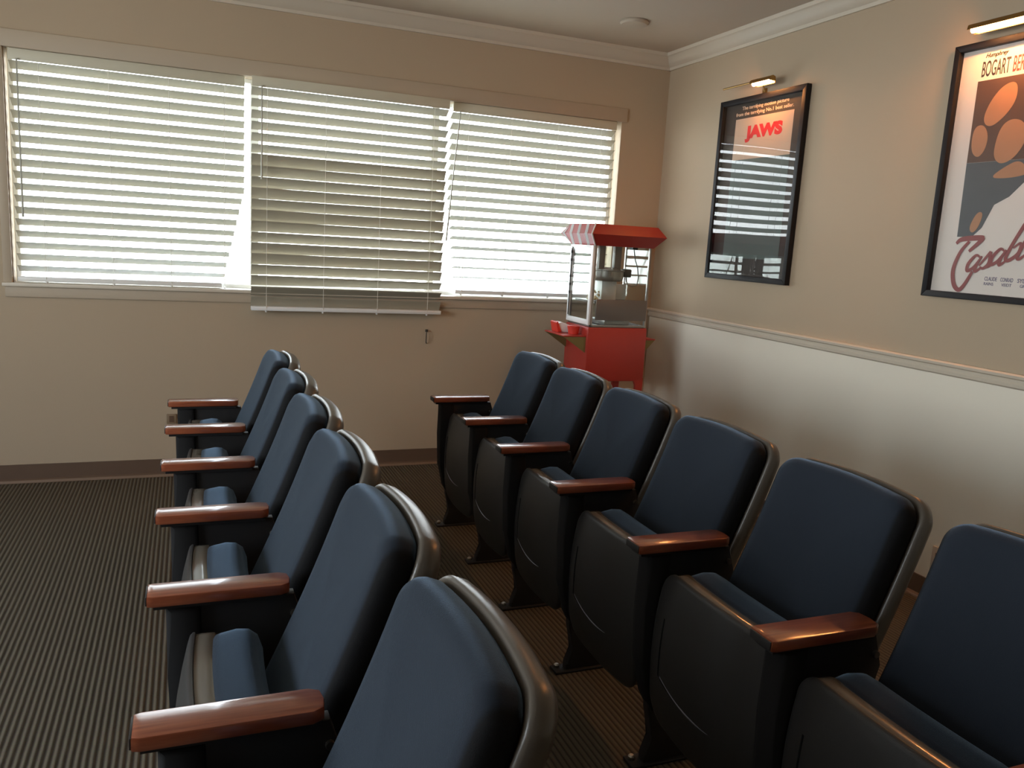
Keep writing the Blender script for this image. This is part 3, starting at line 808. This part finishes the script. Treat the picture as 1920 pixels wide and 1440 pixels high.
# ------------------------------------------------------------------ picture lights
def picture_light(loc, y0, y1, yl0, yl1, zc, x, label, hood_h):
    t = empty('picture_light', loc, label, 'lamp')
    bm = bmesh.new(); tube(bm, [(x, y0, zc), (x, y1, zc)], .0055, 8)
    link('rod', LC(bm, t), M['brass'], t)
    bm = bmesh.new()
    prof = [(x-.020, zc-.012), (x-.016, zc+.006), (x, zc+.012), (x+.016, zc+.006), (x+.020, zc-.026), (x+.018, zc-.026), (x+.013, zc+.003), (x, zc+.008), (x-.013, zc+.003), (x-.018, zc-.012)]
    prism(bm, prof, 'y', yl1-.012, yl0+.006)
    prism(bm, [(x-.020, zc-.016), (x-.016, zc+.006), (x, zc+.012), (x+.016, zc+.006), (x+.020, zc-.016)], 'y', yl1-.016, yl1-.012)
    link('hood', LC(bm, t), M['brass'], t)
    bm = bmesh.new(); tube(bm, [(x, yl0-.004, zc-.012), (x, yl1+.0, zc-.012)], .0115, 12)
    link('lamp_tube', LC(bm, t), M['lamp'], t)
    ym = loc[1]
    bm = bmesh.new(); tube(bm, [(x, ym, zc+.008), (x*.6, ym, zc+.022), (x*.25, ym, zc+.012), (-.014, ym, zc-.02), (-.006, ym, loc[2]+.012)], .0045, 8)
    box(bm, -.010, -.001, ym-.015, ym+.015, loc[2]+.004, loc[2]+.030)
    link('arm', LC(bm, t), M['brass'], t)
picture_light((0, -1.02, JZ1), -.766, -1.20, -1.035, -1.185, 2.372, -.10, 'slim brass picture light above the JAWS poster, lit on its right half', .03)
picture_light((0, -2.64, KZ1), -2.395, -2.90, -2.398, -2.89, 2.372, -.10, 'brightly lit brass picture light above the white poster at the right edge', .03)

# ------------------------------------------------------------------ small wall and ceiling items
bm = bmesh.new(); lathe(bm, [(.080, ZC-.0005), (.082, ZC-.010), (.074, ZC-.020), (.030, ZC-.024)], -.63, -.61, 32)
tag(link('ceiling_disc', bm, M['plate']), 'round beige cover plate on the ceiling near the corner', 'cover plate')
bm = bmesh.new(); tube(bm, [(-1.602, -.004, .862), (-1.602, -.022, .860), (-1.604, -.024, .852), (-1.604, -.022, .80), (-1.602, -.016, .785), (-1.595, -.004, .781)], .003, 8)
box(bm, -1.606, -1.590, -.006, -.0005, .852, .868, bev=.001)
tag(link('wall_hook', bm, M['dark']), 'small dark metal hook on the wall below the middle window', 'hook')
t = empty('wall_outlet', (0, -2.56, .18), 'beige outlet box with brown centre low on the right wall', 'outlet')
link('cover_plate', B(-.014, -.0005, -.06, .058, -.075, .075, bev=.004), M['plate'], t)
link('socket', B(-.018, -.0145, -.036, .036, -.05, .05, bev=.001), M['plate_in'], t)
t = empty('wall_outlet', (-3.08, 0, .333), 'small brown outlet plate on the window wall beside the left row', 'outlet')
link('cover_plate', B(-.026, .026, -.008, -.0005, -.028, .028, bev=.002), M['plate_tan'], t)
link('socket', B(-.012, .012, -.010, -.0082, -.018, .018), M['plate_in'], t)

# ------------------------------------------------------------------ light
w = bpy.data.worlds.new('world'); SC.world = w; w.use_nodes = True
nt = w.node_tree; bg = nt.nodes['Background']
tc = nt.nodes.new('ShaderNodeTexCoord'); sp_ = nt.nodes.new('ShaderNodeSeparateXYZ'); rp_ = nt.nodes.new('ShaderNodeValToRGB')
nt.links.new(tc.outputs['Generated'], sp_.inputs[0]); nt.links.new(sp_.outputs['Z'], rp_.inputs[0])
rp_.color_ramp.elements[0].position = 0; rp_.color_ramp.elements[0].color = (.95, .97, 1, 1)
rp_.color_ramp.elements[1].position = .7; rp_.color_ramp.elements[1].color = (.66, .80, 1, 1)
nt.links.new(rp_.outputs[0], bg.inputs['Color']); bg.inputs['Strength'].default_value = 6.0
for i in range(3):
    ld = bpy.data.lights.new('window_portal', 'AREA'); ld.shape = 'RECTANGLE'; ld.size = posts[i+1]-posts[i]; ld.size_y = WT-WB
    ld.cycles.is_portal = True
    lo = bpy.data.objects.new('window_portal', ld); COL.objects.link(lo)
    lo.location = ((posts[i]+posts[i+1])/2, .15, (WT+WB)/2); lo.rotation_euler = (R(-90), 0, 0)

ld = bpy.data.lights.new('window_portal', 'AREA'); ld.shape = 'RECTANGLE'; ld.size = LW[1]-LW[0]; ld.size_y = LW[3]-LW[2]; ld.cycles.is_portal = True  # portal for the added left-wall window
lo = bpy.data.objects.new('window_portal', ld); COL.objects.link(lo)
lo.matrix_world = Matrix.Translation((XL-.09, (LW[0]+LW[1])/2, (LW[2]+LW[3])/2)) @ Matrix(((0, 0, -1, 0), (1, 0, 0, 0), (0, -1, 0, 0), (0, 0, 0, 1)))
SC.view_settings.view_transform = 'Standard'; SC.view_settings.look = 'None'
SC.view_settings.gamma = 1; SC.view_settings.use_curve_mapping = False
SC.view_settings.exposure = 1.22
